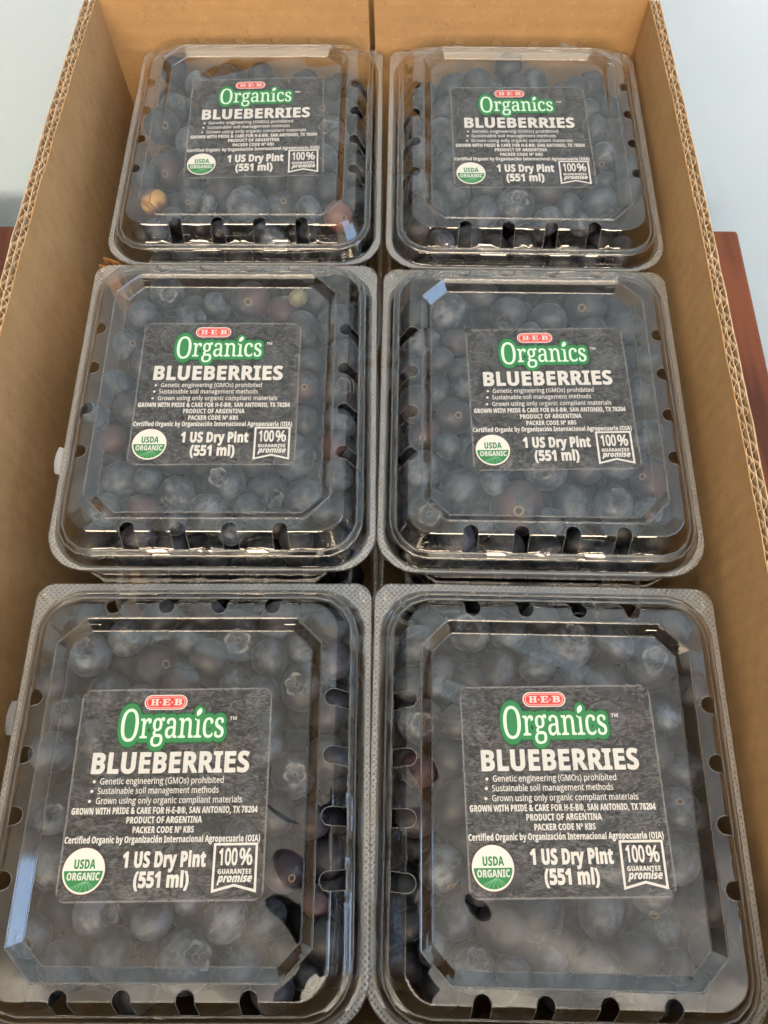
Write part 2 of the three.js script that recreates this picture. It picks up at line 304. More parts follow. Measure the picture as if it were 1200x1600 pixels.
const lift = (g) => g.translate(0, H * MM, 0);
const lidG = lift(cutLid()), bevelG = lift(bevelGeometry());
const slotRims = SLOTS.map((s) => { const pts = slotOutline(...s).map(([x, z, d]) => new THREE.Vector3(x * MM, (H + profileY(d)) * MM, z * MM)); return new THREE.TubeGeometry(new THREE.CatmullRomCurve3(pts, true, 'catmullrom', 0.2), 90, 0.00012, 5, true); });
const shadedBevelPlastic = phys({ ...clear, color: lin(0.74, 0.745, 0.75), ior: 2.0, roughness: 0.05 });  // lid plastic tinted darker: the dark reflected band is put into its colour
const solid = phys({ color: lin(0.98, 0.98, 0.98), transmission: 1, thickness: 0.001, ior: 1.57, roughness: 0.04 });
function added_rod(pts, y, r, seg) { const c = pts.map(([x, z]) => new THREE.Vector3(x * MM, (H + y) * MM, z * MM)); return new THREE.TubeGeometry(new THREE.CatmullRomCurve3(c, true, 'catmullrom', 0.05), seg ?? c.length * 2, r * MM, 8, true); }
const thin = (p) => p.filter((_, i) => { const k = i % (NC + NS); return k <= NC ? k % 2 === 0 : (k - NC) % 16 === 0; });
const ends = (p) => p.filter((_, i) => { const k = i % (NC + NS); return k === 0 || k === NC || k === 1 || k === NC - 1 || k === NC + 1 || k === NC + NS - 1 || k % 10 === 0; });
const addedRodG = [added_rod(ends(oct(0.1)), -0.1, 0.34, 560), added_rod(ends(oct(3.55)), -3.35, 0.28, 560), added_rod(thin(ring(A + 9.1, -B - 9.1, B + 9.1, cornerR(9.1), cornerR(9.1))), -7.75, 0.3), added_rod(thin(ring(A + 10.9, -B - 10.9, B + 10.9, cornerR(10.9), cornerR(10.9))), -8.15, 0.36)];  // solid clear rods added along the steps for bright and dark edge lines
const FL = [58.5, -67.6, 65.7];
const flangeG = lift(loft([[ring(A + 13.6, -B - 13.6, B + 13.6, 16, 16), -13.5], [ring(A + 14.4, -B - 14.5, B + 13.8, 11, 15.5), -13.5], [ring(FL[0] - 0.3, FL[1] + 0.3, FL[2] - 0.1, 6, 14), -13.55], [ring(FL[0], FL[1], FL[2], 6, 14), -13.75]], false, 1 / 1.9));
const flangeRimG = (() => { const pts = ring(FL[0], FL[1], FL[2], 6, 14).filter((_, i) => i % 3 === 0).map(([x, z]) => new THREE.Vector3(x * MM, (H - 13.85) * MM, z * MM)); return new THREE.TubeGeometry(new THREE.CatmullRomCurve3(pts, true), 400, 0.00034, 7, true); })();
const buttonG = [-1, 1].map((s) => { const g = new THREE.LatheGeometry([[0, 1.7], [0.8, 1.6], [1.5, 1.15], [1.9, 0.4], [2.2, 0.1], [2.9, 0]].reverse().map(([r, y]) => new THREE.Vector2(r * MM, y * MM)), 28); g.translate(s * 54.9 * MM, (H - 13.45) * MM, -64.0 * MM); return g; });
const hingeG = lift((() => { const prof = fillets([[65.75, -13.6], [67.6, -13.7, 0.8], [68.2, -15.6, 0.8], [69.9, -16.2, 0.9], [70.2, -19.2, 1.5], [67.2, -20.8]], 4); return grid(40, prof.length - 1, (i, j) => { const k = Math.round(j * (prof.length - 1)), x = mix(-42, 42, i), e = 1 - smooth(37, 42, Math.abs(x)); const [z, y] = prof[k]; return [x * MM * (1 - 0.03 * k / prof.length), mix(-13.8, y, 0.25 + 0.75 * e) * MM, mix(65.75, z, 0.3 + 0.7 * e) * MM]; }); })());
const baseG = lift((() => {
  const prof = fillets([[14.6, -14.4], [12.4, -14.5, 0.8], [11.6, -18, 1.5], [3.2, -66.5, 5], [-3.3, -69.6, 3], [-4.3, -68.4]], 5).reverse();
  const rs = prof.map(([d, y]) => { const k = smooth(-20, -24, y) * (1 - smooth(-52, -60, y)), r = ring(A + d, -B - d, B + d, mix(12, 15.5, clamp((d + 3) / 16)), mix(12, 14.5, clamp((d + 3) / 16)));
    return [r.map(([x, z]) => { const onX = Math.abs(x) - A > Math.abs(z) - B, s = onX ? z : x, w = 1.1 * k * (Math.abs(s) < 40 ? smooth(-0.4, 0.4, Math.sin(s / 8.7 * 2 * Math.PI)) : 0); return onX ? [x - Math.sign(x) * w, z] : [x, z - Math.sign(z) * w]; }), y]; });
  return toCreasedNormals(loft(rs, true), 0.6);
})());
const tabG = (z) => lift(grid(8, 6, (i, j) => { const w = Math.sin(Math.PI * clamp(0.12 + 0.76 * j)) ** 0.5; return [(-58.3 - 2.5 * i * w) * MM, (-13.7 + 1.1 * i * i) * MM, (z + mix(-5.5, 5.5, j)) * MM]; }));

// printed label: one canvas drawing on a streaky adhesive film
const LW = 60.4, LH = 61;
function labelTexture(s) {
  const W = 1024, Hh = 1034, cv = document.createElement('canvas'); cv.width = W; cv.height = Hh; const x = cv.getContext('2d');
  const ink = '#cbc9c4';
  const fit = (str, u0, u1, v, cap, font, o = {}) => {        // text from u0 to u1, its baseline at v, its capitals cap high
    x.save(); x.font = font.replace('%', '200px'); x.textBaseline = 'alphabetic'; x.textAlign = 'left';
    const w = x.measureText(str).width, sx = (u1 - u0) * W / w, sy = cap * Hh / 143;
    x.translate(u0 * W, v * Hh); x.transform(sx, 0, o.skew ? -o.skew * sy : 0, sy, 0, 0);
    if (o.stroke) { x.lineJoin = 'round'; x.lineWidth = o.stroke; x.strokeStyle = o.strokeStyle; x.strokeText(str, 0, 0); }
    if (!o.only) { x.fillStyle = o.fill ?? ink; x.fillText(str, 0, 0); if (o.bold) { x.lineWidth = o.bold; x.strokeStyle = o.fill ?? ink; x.lineJoin = 'round'; x.strokeText(str, 0, 0); } }
    x.restore();
  };
  const SB = 'bold % sans-serif', SR = '% sans-serif', SF = '% serif', SFB = 'bold % serif';
  // red capsule
  const pill = (cx, cy, w, h, c) => { x.fillStyle = c; x.beginPath(); x.roundRect((cx - w / 2) * W, (cy - h / 2) * Hh, w * W, h * Hh, h * Hh / 2); x.fill(); };
  pill(0.442, 0.069, 0.225, 0.076, '#d8d2cc'); pill(0.442, 0.069, 0.213, 0.066, '#cf3b37'); pill(0.442, 0.069, 0.2, 0.056, '#e6dad4'); pill(0.442, 0.069, 0.194, 0.051, '#cf3b37');
  for (const [ch, u] of [['H', 0.362], ['E', 0.422], ['B', 0.484]]) fit(ch, u, u + 0.044, 0.084, 0.031, SFB, { bold: 10 });
  x.fillStyle = ink; for (const u of [0.4135, 0.474]) x.fillRect(u * W - 4, 0.066 * Hh, 8, 8);
  // the word below it: a tall O, then smaller letters, pale on a green outline
  const word = (o) => { fit('O', 0.213, 0.318, 0.262, 0.158, SF, o); fit('rganics', 0.318, 0.76, 0.247, 0.128, SF, o); };
  word({ stroke: 66, strokeStyle: '#1f4a2c', only: 1 }); word({ stroke: 52, strokeStyle: '#2f7d48', only: 1 });
  x.fillStyle = '#2f7d48'; x.beginPath(); x.ellipse(0.266 * W, 0.184 * Hh, 0.038 * W, 0.064 * Hh, 0, 0, 7); x.fill();
  word({ fill: '#cfe6d3', bold: 3 });
  x.fillStyle = '#2f7d48'; x.beginPath(); x.ellipse(0.628 * W, 0.128 * Hh, 24, 34, 0.5, 0, 7); x.fill(); x.fillStyle = '#d9efdc'; x.beginPath(); x.moveTo(0.612 * W, 0.142 * Hh); x.quadraticCurveTo(0.602 * W, 0.11 * Hh, 0.63 * W, 0.1 * Hh); x.quadraticCurveTo(0.65 * W, 0.125 * Hh, 0.612 * W, 0.142 * Hh); x.fill();
  fit('TM', 0.783, 0.822, 0.162, 0.017, SB);
  fit('BLUEBERRIES', 0.085, 0.9, 0.418, 0.098, SB, { bold: 8 });
  for (const [str, u0, u1, v, d] of [['Genetic engineering (GMOs) prohibited', 0.146, 0.775, 0.47, 0.118], ['Sustainable soil management methods', 0.14, 0.752, 0.515, 0.112], ['Grown using only organic compliant materials', 0.137, 0.872, 0.562, 0.107]]) {
    fit(str, u0, u1, v, 0.029, SR, { bold: 4 }); x.fillStyle = ink; x.beginPath(); x.arc(d * W, (v - 0.013) * Hh, 8, 0, 7); x.fill();
  }
  fit('GROWN WITH PRIDE & CARE FOR H-E-B®, SAN ANTONIO, TX 78204', 0.022, 0.952, 0.609, 0.03, SB, { bold: 5 });
  fit('PRODUCT OF ARGENTINA', 0.3, 0.677, 0.653, 0.03, SB, { bold: 5 });
  fit('PACKER CODE Nº KBS', 0.336, 0.642, 0.697, 0.029, SB, { bold: 5 });
  fit('Certified Organic by Organización Internacional Agropecuaria (OIA)', 0.008, 0.972, 0.741, 0.03, SB, { bold: 5 });
  // round seal
  const cx = 0.122 * W, cy = 0.862 * Hh, r = 0.1 * W;
  x.fillStyle = '#4a3328'; x.beginPath(); x.arc(cx, cy, r + 9, 0, 7); x.fill(); x.fillStyle = '#d8d6d0'; x.beginPath(); x.arc(cx, cy, r + 3, 0, 7); x.fill();
  x.save(); x.beginPath(); x.arc(cx, cy, r - 6, 0, 7); x.clip(); x.fillStyle = '#2c7a44'; x.fillRect(cx - r, cy, 2 * r, r);
  x.strokeStyle = '#8fbf98'; x.lineWidth = 2; for (let k = -3; k <= 3; k++) { x.beginPath(); x.moveTo(cx + 20 + k * 3, cy + 48); x.quadraticCurveTo(cx + 14 * k, cy + 70, cx + 40 * k - 14, cy + 108); x.stroke(); }
  x.restore();
  fit('USDA', 0.07, 0.176, 0.852, 0.04, SB, { fill: '#2c7a44', bold: 8 }); fit('ORGANIC', 0.042, 0.203, 0.902, 0.032, SB, { bold: 8 });
  fit('1 US Dry Pint', 0.305, 0.712, 0.848, 0.066, SB, { bold: 12 }); fit('(551 ml)', 0.368, 0.636, 0.936, 0.066, SB, { bold: 12 });
  // square badge with a notched foot
  x.strokeStyle = ink; x.lineWidth = 12; x.lineJoin = 'miter'; x.beginPath(); x.moveTo(0.752 * W, 0.752 * Hh); x.lineTo(0.957 * W, 0.752 * Hh); x.lineTo(0.957 * W, 0.957 * Hh); x.lineTo(0.855 * W, 0.932 * Hh); x.lineTo(0.752 * W, 0.957 * Hh); x.closePath(); x.stroke();
  fit('100', 0.772, 0.866, 0.842, 0.07, SR, { bold: 13 }); fit('%', 0.872, 0.94, 0.842, 0.07, SR, { bold: 10 });
  fit('GUARANTEE', 0.771, 0.938, 0.883, 0.021, SB, { bold: 6 }); fit('promise', 0.772, 0.938, 0.918, 0.034, SB, { skew: 0.25, bold: 10 });
  // film under the print
  const img = x.getImageData(0, 0, W, Hh).data, d = new Uint8Array(W * Hh * 4);
  for (let j = 0; j < Hh; j++) for (let i = 0; i < W; i++) {
    const k = (j * W + i) * 4, o = ((Hh - 1 - j) * W + i) * 4, u = i / W, v = j / Hh, a = img[k + 3] / 255;
    const st = 0.8 * fbm(u, v, 70, 230, 2, s) + 0.2 * fbm(u, v, 12, 50, 3, s + 50), wet = smooth(0.63, 0.7, fbm(u, v, 5, 5, 3, s + 90)), lt = smooth(0.44, 0.64, st);
    const ed = Math.min(i, W - 1 - i, j, Hh - 1 - j), rim = 1 - smooth(5, 12, ed), fa = mix(mix(0.4, 0.12, wet), 0.5, rim), fc = mix(mix(mix(64, 140, lt), 115, wet), 150, rim) * (0.92 + 0.16 * hash(i, j, s));
    const al = a + fa * (1 - a);
    for (let c = 0; c < 3; c++) d[o + c] = Math.min(255, (img[k + c] * a + fc * [1, 0.99, 0.985][c] * fa * (1 - a)) / al);
    d[o + 3] = 255 * al * (a > 0.5 ? 0.95 : 1);
  }
  const t = new THREE.DataTexture(d, W, Hh); t.colorSpace = THREE.SRGBColorSpace; t.magFilter = t.minFilter = THREE.LinearFilter; t.needsUpdate = true; return t;
}
const labelG = (() => { const sh = new THREE.Shape(), w = LW / 2, h = LH / 2, r = 3.2; sh.moveTo(-w + r, -h); sh.lineTo(w - r, -h); sh.absarc(w - r, -h + r, r, -Math.PI / 2, 0); sh.lineTo(w, h - r); sh.absarc(w - r, h - r, r, 0, Math.PI / 2); sh.lineTo(-w + r, h); sh.absarc(-w + r, h - r, r, Math.PI / 2, Math.PI); sh.lineTo(-w, -h + r); sh.absarc(-w + r, -h + r, r, Math.PI, 1.5 * Math.PI);
  const g = new THREE.ShapeGeometry(sh, 8), p = g.attributes.position, uv = g.attributes.uv; for (let i = 0; i < p.count; i++) uv.setXY(i, p.getX(i) / LW + 0.5, p.getY(i) / LH + 0.5); g.rotateX(-Math.PI / 2); g.scale(MM, MM, MM); return g; })();

// where each clamshell stands: lid centre and turns; label centre and turn; opening tab
const Y0 = 0.165, S = 0.87;
const SPOTS = {
  front_left: { p: [-0.07339, -0.0215, -0.01746], t: [0.01083, -0.00103, -0.00053], l: [-2.5, 1.3, 0.71], tab: -21.5 },
  front_right: { p: [0.0611, -0.02158, -0.0171], t: [-0.00878, -0.0175, 0.00107], l: [0.5, -1.1, 1.83] },
  middle_left: { p: [-0.07345, -0.01778, -0.17571], t: [0.00972, -0.01528, -0.00673], l: [-0.6, -0.6, 0.25], tab: 23.5 },
  middle_right: { p: [0.06266, -0.01962, -0.17594], t: [-0.00922, -0.00651, 0.00479], l: [5.0, -0.4, 1.76] },
  back_left: { p: [-0.07316, -0.01963, -0.33285], t: [0.00383, -0.00007, 0.00369], l: [2.5, -2.9, 1.95] },
  back_right: { p: [0.06468, -0.01654, -0.328], t: [-0.00665, 0.00614, -0.00076], l: [-0.3, 0.9, 0.9] },
};
const ABOUT = {
  front_left: 'clear plastic clamshell of blueberries in front left corner of the box, label square on lid',
  front_right: 'clear plastic clamshell of blueberries in front right corner of the box, against right wall',
  middle_left: 'clear plastic clamshell of blueberries in the middle row on the left side',
  middle_right: 'clear plastic clamshell of blueberries in the middle row on the right, label off centre',
  back_left: 'clear plastic clamshell with a heap of blueberries, back row left of the wall seam',
  back_right: 'clear plastic clamshell with a heap of blueberries, back row right of the wall seam',
};
const M = {};
let li = 0;
for (const [key, s] of Object.entries(SPOTS)) {
  const t = thing('berry_clamshell', ABOUT[key], 'clamshell', 'clear blueberry clamshells in the cardboard box');
  t.rotation.set(-s.t[1], s.t[0], s.t[2]);
  const up = new THREE.Vector3(0, H * MM, 0).applyEuler(t.rotation);
  t.position.set(s.p[0] * S, s.p[1] * S + Y0, s.p[2] * S).sub(up);
  const shift = (tx) => { const c = tx.clone(); c.offset.set(rnd(), rnd()); c.rotation = rr(0, 6); c.needsUpdate = true; return c; };
  const own = lidPlastic.clone(); own.bumpMap = shift(wavy); own.roughnessMap = shift(smudge);
  const lid = mesh('lid', lidG, own, t);
  mesh('panel_step', bevelG, shadedBevelPlastic, lid);
  slotRims.forEach((g) => mesh('slot_rim', g, edgePlastic, lid));
  for (const g of buttonG) mesh('snap_button', g, lidPlastic, lid);
  mesh('flange', flangeG, flangePlastic, t);
  mesh('flange_rim', flangeRimG, solid, t);
  for (const g of addedRodG) mesh('added_rod', g, solid, lid);
  mesh('hinge', hingeG, basePlastic, t);
  mesh('base', baseG, basePlastic, t);
  if (s.tab !== undefined) mesh('opening_tab', tabG(s.tab), phys({ color: key === 'middle_left' ? lin(0.7, 0.72, 0.74) : lin(0.3, 0.3, 0.3), transmission: 0.5, thickness: 0, roughness: 0.5 }), t);  // caught light put into the colour: middle left tab paler, the other duller
  const lm = phys({ map: labelTexture(500 + 131 * li++), transparent: true, roughness: 0.36, ior: 1.5, bumpMap: wavy, bumpScale: 0.0004 });
  const lb = mesh('label', labelG, lm, t); lb.position.set(s.l[0] * MM, (H - 3.28) * MM, s.l[1] * MM); lb.rotation.y = s.l[2] * Math.PI / 180;
  t.updateMatrixWorld(true); M[key] = t;
}

// the lower layer on which these stand, seen only in the gaps
const lowLidG = lift(toCreasedNormals(lidGeometry().toNonIndexed(), 0.42));
let low0;
for (const [key, s] of Object.entries(SPOTS)) {
  const place = key.replace('_', ' ');
  let t;
  if (!low0) {
    t = low0 = thing('lower_clamshell', '', 'clamshell', 'clamshells in the lower layer');
    mesh('lid', lowLidG, basePlastic, t); mesh('flange', flangeG, flangePlastic, t); mesh('base', baseG, basePlastic, t);
  } else { t = low0.clone(); t.name = numbered('lower_clamshell'); scene.add(t); }
  t.userData = { label: `clear clamshell in the lower layer, under the ${place} one`, category: 'clamshell', group: 'clamshells in the lower layer' };
  t.position.set(s.p[0] * S, 0.0058, s.p[2] * S); t.rotation.y = s.t[0];
}

// ------------------------------------------------------------------ blueberries
const berryMap = (lo, hi, amt, s, spot, spotAmt = 0) => dataTex(256, 128, (u, v) => {
  const n = fbm(u, v, 5, 4, 5, s), f = fbm(u, v, 22, 14, 3, s + 9), st = fbm(u, v, 9, 30, 3, s + 19);
  let c = mix3(lo, hi, clamp(amt - 0.12 + 2.8 * (n - 0.5) + 1.4 * (f - 0.5) + 0.7 * (st - 0.5)));
  if (spot) c = mix3(c, spot, spotAmt * smooth(0.42, 0.66, fbm(u, v, 3, 2, 3, s + 33)));
  return mix3(c, lo, 0.7 * smooth(0.68, 0.8, fbm(u, v, 14, 8, 3, s + 40)));
});
const berryBump = dataTex(128, 64, (u, v) => fbm(u, v, 16, 10, 4, 777), false);
const DK = [0.004, 0.005, 0.009], BLM = [0.066, 0.079, 0.103];
const skin = (map) => std({ map, roughness: 0.5, bumpMap: berryBump, bumpScale: 0.00006 });
const SK = { n: [skin(berryMap(DK, BLM, 0.35, 801)), skin(berryMap(DK, BLM, 0.48, 821)), skin(berryMap(DK, [0.055, 0.068, 0.092], 0.3, 841))], p: [skin(berryMap([0.011, 0.013, 0.02], [0.115, 0.13, 0.155], 0.55, 861)), skin(berryMap([0.009, 0.011, 0.017], [0.095, 0.108, 0.132], 0.5, 871))], d: [skin(berryMap([0.003, 0.0035, 0.006], [0.03, 0.036, 0.05], 0.3, 881))], R: [skin(berryMap(DK, [0.05, 0.052, 0.064], 0.35, 891, [0.07, 0.021, 0.024], 0.65)), skin(berryMap(DK, [0.045, 0.048, 0.06], 0.3, 901, [0.04, 0.012, 0.016], 0.55))], Y: [skin(berryMap([0.07, 0.02, 0.018], [0.2, 0.075, 0.03], 0.5, 911, [0.55, 0.3, 0.06], 0.8))], O: [skin(berryMap([0.06, 0.018, 0.022], [0.16, 0.05, 0.045], 0.5, 921, [0.16, 0.055, 0.03], 0.7))], g: [skin(berryMap([0.12, 0.115, 0.06], [0.2, 0.185, 0.11], 0.5, 931))] };
const calyxMat = std({ color: lin(0.095, 0.097, 0.1), roughness: 0.7, side: THREE.DoubleSide }), calyxPale = std({ color: lin(0.16, 0.16, 0.157), roughness: 0.75, side: THREE.DoubleSide }), scarMat = std({ color: lin(0.2, 0.14, 0.095), roughness: 0.8 }), pitMat = std({ color: lin(0.02, 0.016, 0.014), roughness: 0.9 });
function berryGeometry(s, ns = 40, nt = 28) { // unit berry, crown up: flattened, with a rimmed hollow at the top and a dimple below
  return grid(ns, nt, (i, j) => {
    const th = Math.PI * j, ph = 2 * Math.PI * (i % 1), lob = Math.cos(5 * ph + s);
    let r = 1 + 0.02 * Math.sin(2 * ph + s) + 0.012 * Math.sin(3 * ph + 2 * s) * Math.sin(th);
    r += 0.05 * Math.exp(-(((th - 0.47) / 0.12) ** 2)) * (1 + 0.25 * lob) - 0.22 * (1 - smooth(0.12, 0.42, th)) - 0.05 * Math.exp(-(((Math.PI - th) / 0.22) ** 2));
    return [r * Math.sin(th) * Math.cos(ph), 0.87 * r * Math.cos(th), r * Math.sin(th) * Math.sin(ph)];
  });
}
const berryG = [0, 1.3, 2.9, 4.4].map((s) => berryGeometry(s));
const calyxG = [0, 1.7].map((s) => { // five pointed lobes standing round the hollow
  const gs = [];
  for (let k = 0; k < 5; k++) { const a0 = k * 2 * Math.PI / 5 + s; gs.push(grid(6, 4, (i, j) => { const w = (i - 0.5) * 1.2 * (1 - 0.85 * j ** 1.5), a = a0 + w, rad = 0.36 + 0.13 * j + 0.02 * Math.sin(7 * a), y = 0.80 + 0.10 * j - 0.05 * j * j + 0.02 * Math.sin(3 * k + s); return [rad * Math.cos(a), y, rad * Math.sin(a)]; })); }
  gs.push(grid(30, 3, (i, j) => { const a = i * 2 * Math.PI, rad = mix(0.10, 0.13, j), y = 0.685 + 0.03 * Math.sin(Math.PI * j); return [rad * Math.cos(a), y, rad * Math.sin(a)]; }));
  return mergeGeometries(gs);
});
const scarG = new THREE.TorusGeometry(0.15, 0.045, 8, 20).rotateX(Math.PI / 2).translate(0, -0.815, 0), pitG = new THREE.SphereGeometry(0.12, 12, 8).scale(1, 0.35, 1).translate(0, -0.81, 0);

// what the photograph shows through each lid: x, z and radius (tenths) in mm from the lid centre, then the look
const SEEN = {
  front_left: '-36 -40 76 c,-23 -47 68 s,-4 -48 77 n,13 -48 93 cp,-16 -39 81 sR,-31 -31 77 n,-17 -28 60 c,-3 -33 66 nR,25 -43 67 n,34 -46 62 n,13 -34 61 n,37 -32 83 cp,-40 -23 60 c,-44 -12 75 n,34 -5 76 cp,-41 8 62 c,-39 23 71 n,33 24 65 sR,-21 35 74 c,3 31 59 n,17 37 71 np,27 37 61 n,-5 35 64 n,-41 41 63 n,-30 49 72 n,-18 47 83 n,4 48 93 cp,21 48 68 n,34 46 43 d,21 -30 66 n,-30 -16 70 n,-15 -12 69 n,-1 -12 69 s,13 -14 70 R,24 -12 69 n,-23 0 68 n,-9 2 68 c,5 0 68 n,19 1 68 n,-25 17 66 n,-10 16 66 n,6 16 66 s,20 15 66 n,38 9 62 nR,43 34 49 dR,41 49 53 d',
  front_right: '-25 -51 72 cp,-14 -48 64 n,-36 -36 82 c,-2 -39 66 n,8 -48 87 cp,22 -46 72 n,36 -44 87 c,19 -35 80 R,-16 -41 75 n,-27 -35 51 n,-41 -21 78 cp,-43 -45 69 n,-30 -21 61 n,35 -22 55 p,40 -8 71 n,37 4 64 s,-35 23 73 p,-44 8 69 R,-43 -6 60 R,35 20 73 n,27 29 61 n,-10 36 87 n,-29 37 71 n,12 35 77 n,28 37 76 s,11 47 75 n,-27 47 70 c,-39 43 50 n,-4 47 60 n,-16 48 54 n,32 47 49 n,-45 38 50 d,-23 -21 69 n,-9 -23 76 n,4 -23 76 c,17 -22 76 n,28 -21 69 R,-20 -7 74 n,-6 -8 74 n,9 -9 74 s,24 -8 74 R,-19 9 72 n,-4 7 73 n,11 6 73 n,26 6 73 n,-17 22 71 n,1 20 71 n,18 20 71 n,5 -35 57 n',
  middle_left: '-28 -53 71 cp,-36 -43 70 n,-15 -40 66 c,6 -50 83 sR,-7 -46 61 n,22 -46 73 R,29 -37 75 p,41 -41 75 c,-40 -28 65 s,-31 -18 61 n,-42 -9 79 n,32 -20 65 n,41 -10 70 cR,31 -7 64 sR,44 7 68 n,-42 11 68 R,-47 7 51 n,-36 32 75 n,-23 33 55 n,-15 36 68 p,3 31 79 cp,18 35 79 c,27 21 84 n,34 36 82 n,-39 41 63 c,-26 43 67 R,-3 43 70 p,13 44 59 n,-12 48 53 n,7 50 53 n,42 28 66 n,43 19 56 R,40 45 48 d,26 -47 40 g,-25 -20 68 n,-13 -21 71 n,1 -20 71 n,15 -20 71 n,-23 -2 69 n,-9 -4 71 n,6 -4 71 s,20 -4 71 n,-24 13 68 n,-10 13 68 n,3 15 67 n,16 13 68 n,-21 -27 53 n',
  middle_right: '-31 -46 88 p,-8 -46 73 c,9 -44 79 n,25 -51 86 sd,40 -39 72 n,0 -32 54 n,-41 -30 87 p,-29 -27 59 R,-26 -21 65 n,-38 -10 70 c,-25 -9 64 n,-29 3 71 sR,-41 10 66 sR,-40 25 80 p,-25 16 62 n,-27 31 89 n,-34 18 56 n,4 26 84 cp,-5 37 105 sR,13 37 82 n,28 39 74 c,28 23 61 n,41 29 72 sR,-40 42 88 cd,-17 30 55 n,-13 24 50 n,42 10 68 n,42 -9 64 n,47 -25 59 n,3 46 54 n,38 42 54 n,-21 47 48 n,-17 -26 69 n,-1 -23 71 n,14 -22 73 n,29 -23 73 n,-15 -8 70 n,-1 -7 72 n,14 -7 72 n,29 -7 72 n,-14 10 70 n,0 10 70 n,15 10 70 n,30 7 70 n',
  back_left: '-30 -46 75 cp,-16 -52 83 s,21 -49 79 d,9 -43 60 R,-40 -31 77 c,29 -29 83 sR,34 -14 72 cp,40 -24 58 d,-44 -16 82 s,-29 -3 71 n,-40 11 79 sR,-42 30 61 Y,-25 30 61 s,-13 23 84 R,0 31 94 p,14 27 78 s,27 36 66 n,39 36 66 sO,-17 37 44 p,33 6 68 n,34 20 67 s,38 -2 57 n,10 50 76 p,-10 51 43 sd,-32 41 49 n,-19 43 54 d,28 50 54 d,-23 -30 69 n,-10 -29 71 n,4 -29 71 n,17 -27 71 n,-19 -13 70 n,-5 -11 72 n,9 -11 72 n,22 -9 69 n,-18 9 70 n,-4 9 70 n,9 11 70 n,20 10 68 n,-37 50 54 n',
  back_right: '-24 -50 76 n,-41 -41 76 n,-8 -45 69 p,10 -50 83 n,24 -45 63 R,-32 -28 62 n,-36 -12 76 c,-32 3 74 n,-43 1 66 n,-31 22 80 n,-38 31 87 sR,-17 34 81 n,-2 28 87 cp,11 25 70 R,11 39 63 n,22 28 70 n,33 29 75 n,36 -17 67 n,38 4 72 p,32 -29 62 n,-36 54 62 s,39 18 58 n,24 42 51 p,-44 19 58 n,-47 -14 55 n,-19 -29 69 n,-6 -29 72 n,9 -30 72 n,23 -28 72 n,-19 -12 71 n,-4 -10 73 n,10 -11 73 n,24 -9 73 n,-17 8 71 n,-3 9 71 n,12 9 71 n,26 9 71 n',
};
function settle(list) {                        // push overlapping berries apart and keep them inside the shell; those seen keep their place in plan
  const hw = (y) => (y > -7.5 ? mix(4.2, 7.8, clamp(-y / 7.5)) : y > -18 ? 10 : mix(11, 3.6, (-18 - y) / 49)) - 0.6;
  for (let it = 0; it < 260; it++) {
    for (const b of list) { if (b.t) { b.x += (b.t[0] - b.x) * 0.12; b.z += (b.t[1] - b.z) * 0.12; b.y += (b.top - b.y) * 0.06; } else b.y -= 0.03; }
    for (let i = 0; i < list.length; i++) for (let j = i + 1; j < list.length; j++) {
      const a = list[i], b = list[j], dx = b.x - a.x, dy = b.y - a.y, dz = b.z - a.z, m = (a.r + b.r) * 0.965, q = dx * dx + dy * dy + dz * dz;
      if (q < m * m) { const d = Math.sqrt(q) || 0.01, w = (m - d) / d * 0.5, wa = a.t && !b.t ? 0.35 : b.t && !a.t ? 1.65 : 1; a.x -= dx * w * wa; a.y -= dy * w * wa; a.z -= dz * w * wa; b.x += dx * w * (2 - wa); b.y += dy * w * (2 - wa); b.z += dz * w * (2 - wa); }
    }
    for (const b of list) {
      const k = hw(b.y), X = A + k - b.r, Z = B + k - b.r, cr = Math.max(1, 13 - b.r), ax = Math.abs(b.x) - (X - cr), az = Math.abs(b.z) - (Z - cr);
      if (ax > 0 && az > 0) { const h = Math.hypot(ax, az); if (h > cr) { b.x = Math.sign(b.x) * (X - cr + ax / h * cr); b.z = Math.sign(b.z) * (Z - cr + az / h * cr); } }
      b.x = clamp(b.x, -X, X); b.z = clamp(b.z, -Z, Z);
      const inOct = Math.abs(b.x) < A - 3 && Math.abs(b.z) < B - 3, out = Math.max(Math.abs(b.x) - A, Math.abs(b.z) - B);
      b.y = clamp(b.y, -68.2 + b.r, (inOct ? -4.2 : out > 3 ? -2.5 : -3.8) - b.r);
    }
  }
}
const PLACE = { front_left: 'front left clamshell', front_right: 'front right clamshell', middle_left: 'middle left clamshell', middle_right: 'middle right clamshell', back_left: 'back left clamshell', back_right: 'back right clamshell' };
const deep = [], made = [], Q = new THREE.Quaternion(), up = new THREE.Vector3(0, 1, 0);
